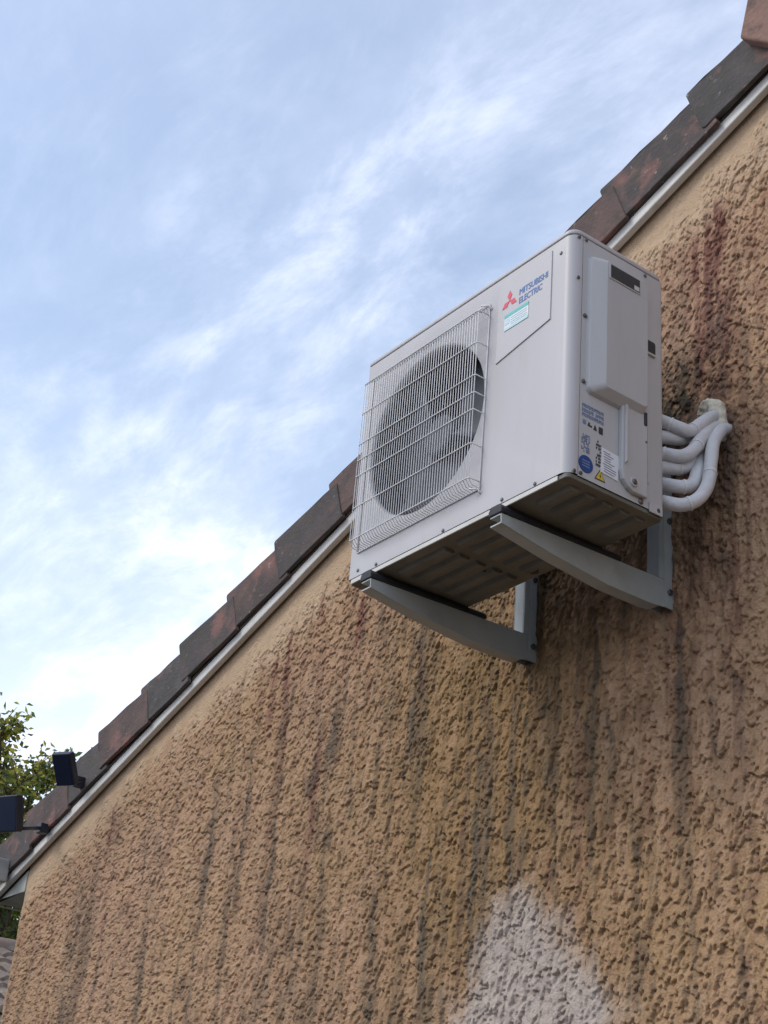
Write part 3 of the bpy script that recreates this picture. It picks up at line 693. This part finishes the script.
# ------------------------------------------------------------------ wall brackets
def bracket(xb, label):
    t = empty('wall_bracket', (xb, OY, OZ), label, 'bracket', 'brackets under the air conditioner')
    web = [(-.020, -.030), (-.018, -.056), (.15, -.080), (.33, -.097), (.48, -.096), (.529, -.091), (.529, -.014)]
    th = .0035; wd = .040
    bm = bmesh.new(); prism(bm, web, 0, -th, 0)                                            # web facing the valve side
    a = from_bm('arm', bm, MT['galv'], t, bevel=.001)
    bm = bmesh.new(); lo = web[1:5]+[(.512, -.0925)]; pl = lo+[(y, z+th) for y, z in lo[::-1]]; prism(bm, pl, 0, -wd, -th-.0003); from_bm('bottom_flange', bm, MT['galv'], a)
    bm = bmesh.new(); prism(bm, [(-.020, -.0305), (.512, -.0155), (.512, -.019), (-.020, -.034)], 0, -wd, -th-.0003); from_bm('top_flange', bm, MT['galv'], a)
    rail = empty('rail', (0, 0, 0)); rail.parent = t
    zb, zt = -.090, .33
    box('rail_web', (-th, .0006, .5298, .5645, zb, zt), MT['galv'], rail, .001)
    box('rail_face', (-wd, -th-.0003, .5125, .516, zb+.003, zt), MT['galv'], rail, .001)
    box('rail_web', (-th, 0, .5125, .5292, -.0135, zt), MT['galv'], rail, .001)
    box('rail_web', (-wd-th, -wd-.0003, .5125, .5645, zb+.003, zt), MT['galv'], rail, .001)
    for y, z in ((.548, -.045), (.548, .16)):
        bm = bmesh.new(); tube(bm, [(-.001, y, z), (.006, y, z)], .009, 6); from_bm('bolt', bm, MT['screw'], rail, bevel=.001)
    # rubber cushion strip between arm and unit
    bm = bmesh.new()
    zz = lambda y: -.030+.029*(y+.02)
    sec = [(-wd-.004, 0), (-wd-.004, .012), (-wd+.004, .022), (-.004, .022), (.004, .012), (.004, 0)]
    A = [bm.verts.new((x, -.024, zz(-.024)+.0005+z*1.15)) for x, z in sec]; B = [bm.verts.new((x, .375, zz(.375)+.0005+z*.86)) for x, z in sec]
    Ym = [bm.verts.new((x, .16, zz(.16)+.0005+z*.98)) for x, z in sec]
    bm.faces.new(A); bm.faces.new(B[::-1])
    for P_, Q_ in ((A, Ym), (Ym, B)):
        for k in range(6): bm.faces.new((P_[k], P_[(k+1) % 6], Q_[(k+1) % 6], Q_[k]))
    from_bm('rubber_cushion', bm, MT['rubber'], t, bevel=.003)
    return t
bracket(.647, 'grey steel wall bracket under the valve end, beneath the stickers')
bracket(.128, 'grey steel wall bracket under the fan guard end')

# ------------------------------------------------------------------ insulated pipes
PIPES = {
'topmost white insulated pipe curving from unit into the foam': [[.801,.37,.321],[.827,.40,.305],[.833,.43,.306],[.834,.47,.344],[.825,.53,.395]],
'second white insulated pipe from top, tucked behind the topmost one': [[.791,.38,.285],[.805,.42,.291],[.802,.46,.318],[.804,.50,.352],[.801,.55,.402]],
'third white insulated pipe from top, rising diagonally to the wall hole': [[.81,.36,.22],[.842,.39,.213],[.846,.43,.248],[.84,.47,.306],[.828,.53,.363]],
'fourth white insulated pipe from top, tucked under the diagonal one': [[.80,.37,.189],[.82,.41,.196],[.82,.45,.229],[.811,.49,.285],[.80,.55,.369]],
'white insulated pipe with sharp upward bend, above the lowest loop': [[.804,.365,.138],[.841,.39,.126],[.849,.42,.143],[.839,.45,.198],[.811,.49,.279],[.803,.55,.367]],
'lowest white insulated pipe making the widest loop beside the stucco': [[.818,.35,.077],[.858,.37,.061],[.883,.40,.08],[.889,.43,.131],[.874,.46,.217],[.858,.49,.289],[.846,.54,.351]]}
for i, (lab, pts) in enumerate(PIPES.items()):
    p0 = Vector(pts[0]); p1 = Vector(pts[1]); st_ = p0-(p1-p0).normalized()*.03
    st2 = Vector((st_.x-.02, D_-.02, st_.z+.004))
    end = Vector(pts[-1]); e2 = Vector((end.x-.01, .60, end.z+.02))
    path = spline([st2, st_]+pts+[e2], 7)
    root = Vector((pts[0][0], pts[0][1]+OY, pts[0][2]+OZ))
    t = empty('insulated_pipe', root, lab, 'pipe', 'white insulated pipes beside the air conditioner')
    P = [Vector((q.x, q.y+OY, q.z+OZ))-root for q in path]
    bm = bmesh.new(); rads = [.0172+.0009*mnoise.noise(q*22) for q in path]
    tube(bm, P, .0172, 14, radii=rads); from_bm('sleeve', bm, MT['pipe'], t, smooth=True)
    for j in {0: [17, 30], 2: [14, 30], 3: [20], 4: [22], 5: [11, 24, 38]}.get(i, []):
        q = P[j]; d = (P[j+1]-P[j-1]).normalized()
        bm = bmesh.new(); tube(bm, [q-d*.0022, q+d*.0022], .0190, 16); from_bm('cable_tie', bm, MT['tie'], t)
        if i == 5 and j == 11:
            bm = bmesh.new(); tube(bm, [q+Vector((0, 0, .016)), q+Vector((.002, 0, .026))], .0016, 6); from_bm('cable_tie', bm, MT['tie'], t)
            bm = bmesh.new(); bx(bm, q.x-.003, q.x+.006, q.y-.003, q.y+.003, q.z+.022, q.z+.029); from_bm('cable_tie', bm, MT['tie'], t)
# foam round the wall hole
def foam():
    bm = bmesh.new(); 
    for (x, y, z, a, b, c) in ((.796, .554, .432, .036, .030, .034), (.780, .558, .415, .024, .024, .026), (.822, .550, .405, .022, .032, .050), (.832, .552, .362, .017, .026, .036), (.800, .544, .440, .024, .030, .022)):
        g = bmesh.ops.create_icosphere(bm, subdivisions=4, radius=1)
        for v_ in g['verts']:
            n_ = v_.co.copy(); k = 1+.20*mnoise.noise(n_*2.3+Vector((x*50, z*30, 0)))+.09*mnoise.noise(n_*6+Vector((x*80, 0, z)))
            v_.co = Vector((n_.x*a*k, n_.y*b*k, n_.z*c*k))+Vector((x-.80, y-.565, z-.44))
    o = from_bm('foam_seal', bm, MT['foam'], None, smooth=True)
    rm = o.modifiers.new('remesh', 'REMESH'); rm.mode = 'VOXEL'; rm.voxel_size = .0035; rm.use_smooth_shade = True
    o.location = (.80, OY+.565, OZ+.44)
    tag(o, 'lumpy cream expanding foam sealing the pipe hole in the stucco', 'foam')
foam()

# ------------------------------------------------------------------ floodlights on the verge
def floodlight(center, mount, yaw, tilt, wd, ht, label):
    c = Vector(center); mnt = Vector(mount)
    t = empty('floodlight', mnt, label, 'floodlight', 'floodlights on the roof verge')
    u = Vector((math.cos(yaw), math.sin(yaw), 0)); inn = Vector((-math.sin(yaw), math.cos(yaw), 0))
    dn = Vector((0, 0, -1))*math.cos(tilt)+inn*math.sin(tilt)
    nrm = u.cross(dn).normalized()          # towards the wall side / up
    if nrm.y < 0: nrm = -nrm
    M_ = Matrix((u, nrm, -dn)).transposed().to_4x4(); M_.translation = c-mnt
    bm = bmesh.new(); bx(bm, -wd/2, wd/2, 0, .035, -ht/2, ht/2, M_); h = from_bm('housing', bm, MT['lamp'], t, bevel=.004)
    bm = bmesh.new(); bx(bm, -wd/2+.006, wd/2-.006, -.0015, .0005, -ht/2+.006, ht/2-.006, M_); from_bm('glass', bm, MT['lampglass'], h)
    for k in range(7):
        bm = bmesh.new(); x = -wd/2+.012+k*(wd-.024)/6; bx(bm, x-.002, x+.002, .034, .05, -ht/2+.012, ht/2-.012, M_); from_bm('cooling_fin', bm, MT['lamp'], h)
    a = M_ @ Vector((wd*.15, .036, -ht*.30))
    bm = bmesh.new(); tube(bm, [a, a+Vector((.0, .04, -.004)), Vector((0, .0, 0))], .0085, 8); from_bm('arm', bm, MT['lamp'], t, smooth=True)
    bm = bmesh.new(); bx(bm, -.02, .02, -.006, .032, -.02, .02); from_bm('mount_plate', bm, MT['lamp'], t, bevel=.002)
floodlight((-2.414, .33+OY, .085+OZ), (-2.610, .483+OY, .118+OZ), R(33), R(36), .085, .132, 'small black floodlight fixed higher up the verge, against pale sky')
jb = box('junction_box', (-.03, .03, -.022, .052, -.05, .05), MT['gutter'], None, .008); jb.location = (-3.240, -.103, OZ-.153)
tag(jb, 'small pale rounded box on the verge just below the long armed floodlight', 'junction box')
floodlight((-2.657, .22+OY, -.075+OZ), (-2.894, .483+OY, -.027+OZ), R(25), R(14), .135, .145, 'black floodlight on long arm lower on the verge, by the eave')

# ------------------------------------------------------------------ tree beyond the house
def tree(loc, height, spread, label, seed, nleaf, leafm, low=.28):
    rr = random.Random(seed); t = empty('tree', loc, label, 'tree')
    bm = bmesh.new(); tips = []
    trunk = [Vector((0, 0, -.3)), Vector((.08, .02, height*.22)), Vector((.0, .1, height*.45)), Vector((.1, .05, height*.72)), Vector((.05, 0, height*.96))]
    tp = spline(trunk, 5); tube(bm, tp, .2, 9, radii=[.20*(1-i/(len(tp)))+.015 for i in range(len(tp))])
    for k in range(34):
        f = low+(.97-low)*(k+rr.random())/34; b = tp[int(f*(len(tp)-1))]; a = k*2.4+rr.random()
        L_ = spread*(1.05-.75*abs(f-.42)-.25*max(0, f-.6))*rr.uniform(.75, 1.1)
        d = Vector((math.cos(a), math.sin(a), rr.uniform(.25, .75)+f*.5)).normalized()
        P_ = [b, b+d*L_*.35+Vector((0, 0, .05)), b+d*L_*.7+Vector((rr.uniform(-.1, .1), rr.uniform(-.1, .1), .1)), b+d*L_+Vector((0, 0, .05))]
        q = spline(P_, 4); tube(bm, q, .04, 6, radii=[.05*(1-f*.5)*(1-i/len(q))+.006 for i in range(len(q))])
        for i in range(3, len(q)):
            for _ in range(2):
                dd = Vector((rr.uniform(-1, 1), rr.uniform(-1, 1), rr.uniform(-.3, 1))).normalized(); e = q[i]+dd*L_*rr.uniform(.18, .38)
                tube(bm, [q[i], q[i].lerp(e, .5)+Vector((0, 0, .03)), e], .01, 4, radii=[.011, .008, .003]); tips.append((q[i], e))
    from_bm('trunk', bm, MT['bark'], t, smooth=True)
    for which, lm in enumerate(leafm):
        verts, faces = [], []
        for _ in range(nleaf//len(leafm)):
            a, e = rr.choice(tips); c = a.lerp(e, rr.uniform(.25, 1.1))+Vector((rr.gauss(0, .09), rr.gauss(0, .09), rr.gauss(0, .09)))
            s = rr.uniform(.035, .065); ax = Vector((rr.gauss(0, 1), rr.gauss(0, 1), rr.gauss(0, .6)-.3)).normalized(); sd = ax.orthogonal().normalized()
            sd = (Matrix.Rotation(rr.uniform(0, 6.3), 3, ax) @ sd); nn = ax.cross(sd)
            i = len(verts)
            verts += [c-ax*s, c+sd*s*.5+nn*s*.12, c+ax*s*1.1-nn*s*.15, c-sd*s*.5+nn*s*.12]; faces.append((i, i+1, i+2, i+3))
        me = bpy.data.meshes.new('crown'); me.from_pydata([tuple(v_) for v_ in verts], [], faces); link('crown', me, lm, t)
    return t
tree((-15.9, 4.75, 0), 8.2, 1.75, 'leafy tree lit yellow green beyond the roof eave', 3, 15000, (MT['leafa'], MT['leafb']))
tree((-14.6, 4.6, 0), 5.95, 2.0, 'dark green lower tree beside the neighbouring tiled roof', 9, 12000, (MT['leafb'],))

# ------------------------------------------------------------------ neighbouring house, only a corner of its roof shows
nb = empty('neighbouring_house', (-10.6, 2, 0), 'low neighbouring house with barrel tile roof beyond the wall corner', 'house')
bm = bmesh.new(); prism(bm, [(-2.6, 0), (2.2, 0), (2.2, 3.28), (0, 4.05), (-2.6, 3.2)], 1, -4, 5); from_bm('wall', bm, MT['nbwall'], nb)
bm = bmesh.new(); ridge_z, run = 4.24, 2.6; ncol = 44
for sgn in (1, -1):
    for c in range(ncol):
        y = -4.3+c*.22
        for r_ in range(7):
            s0, s1 = r_*run/7, (r_+1)*run/7+.05
            V = []
            for s, dz, k in ((s0, .0, .95), (s1, .03, 1.05)):
                V.append([bm.verts.new((sgn*s, y+.105*k*math.cos(math.pi*j/6), ridge_z-s*.36+dz+.07*k*math.sin(math.pi*j/6))) for j in range(7)])
            for j in range(6): bm.faces.new((V[0][j], V[0][j+1], V[1][j+1], V[1][j]))
            bm.faces.new(V[1])
rf = from_bm('roof', bm, MT['nbtile'], nb)
bm = bmesh.new(); prism(bm, [(-run, ridge_z-run*.36-.05), (0, ridge_z-.05), (run, ridge_z-run*.36-.05), (run, ridge_z-run*.36), (0, ridge_z), (-run, ridge_z-run*.36)], 1, -4.3, 5.3); from_bm('roof_deck', bm, MT['nbwall'], nb)
for k in range(24):
    bm = bmesh.new(); y = -4.3+k*.4; V = []
    for yy, q in ((y, 1.0), (y+.44, 1.1)):
        V.append([bm.verts.new((.13*q*math.cos(math.pi*j/8), yy, ridge_z+.02+.12*q*math.sin(math.pi*j/8))) for j in range(9)])
    for j in range(8): bm.faces.new((V[0][j], V[0][j+1], V[1][j+1], V[1][j]))
    from_bm('ridge_tile', bm, MT['nbtile'], nb, smooth=True)
scene.render.resolution_x = 768; scene.render.resolution_y = 1024
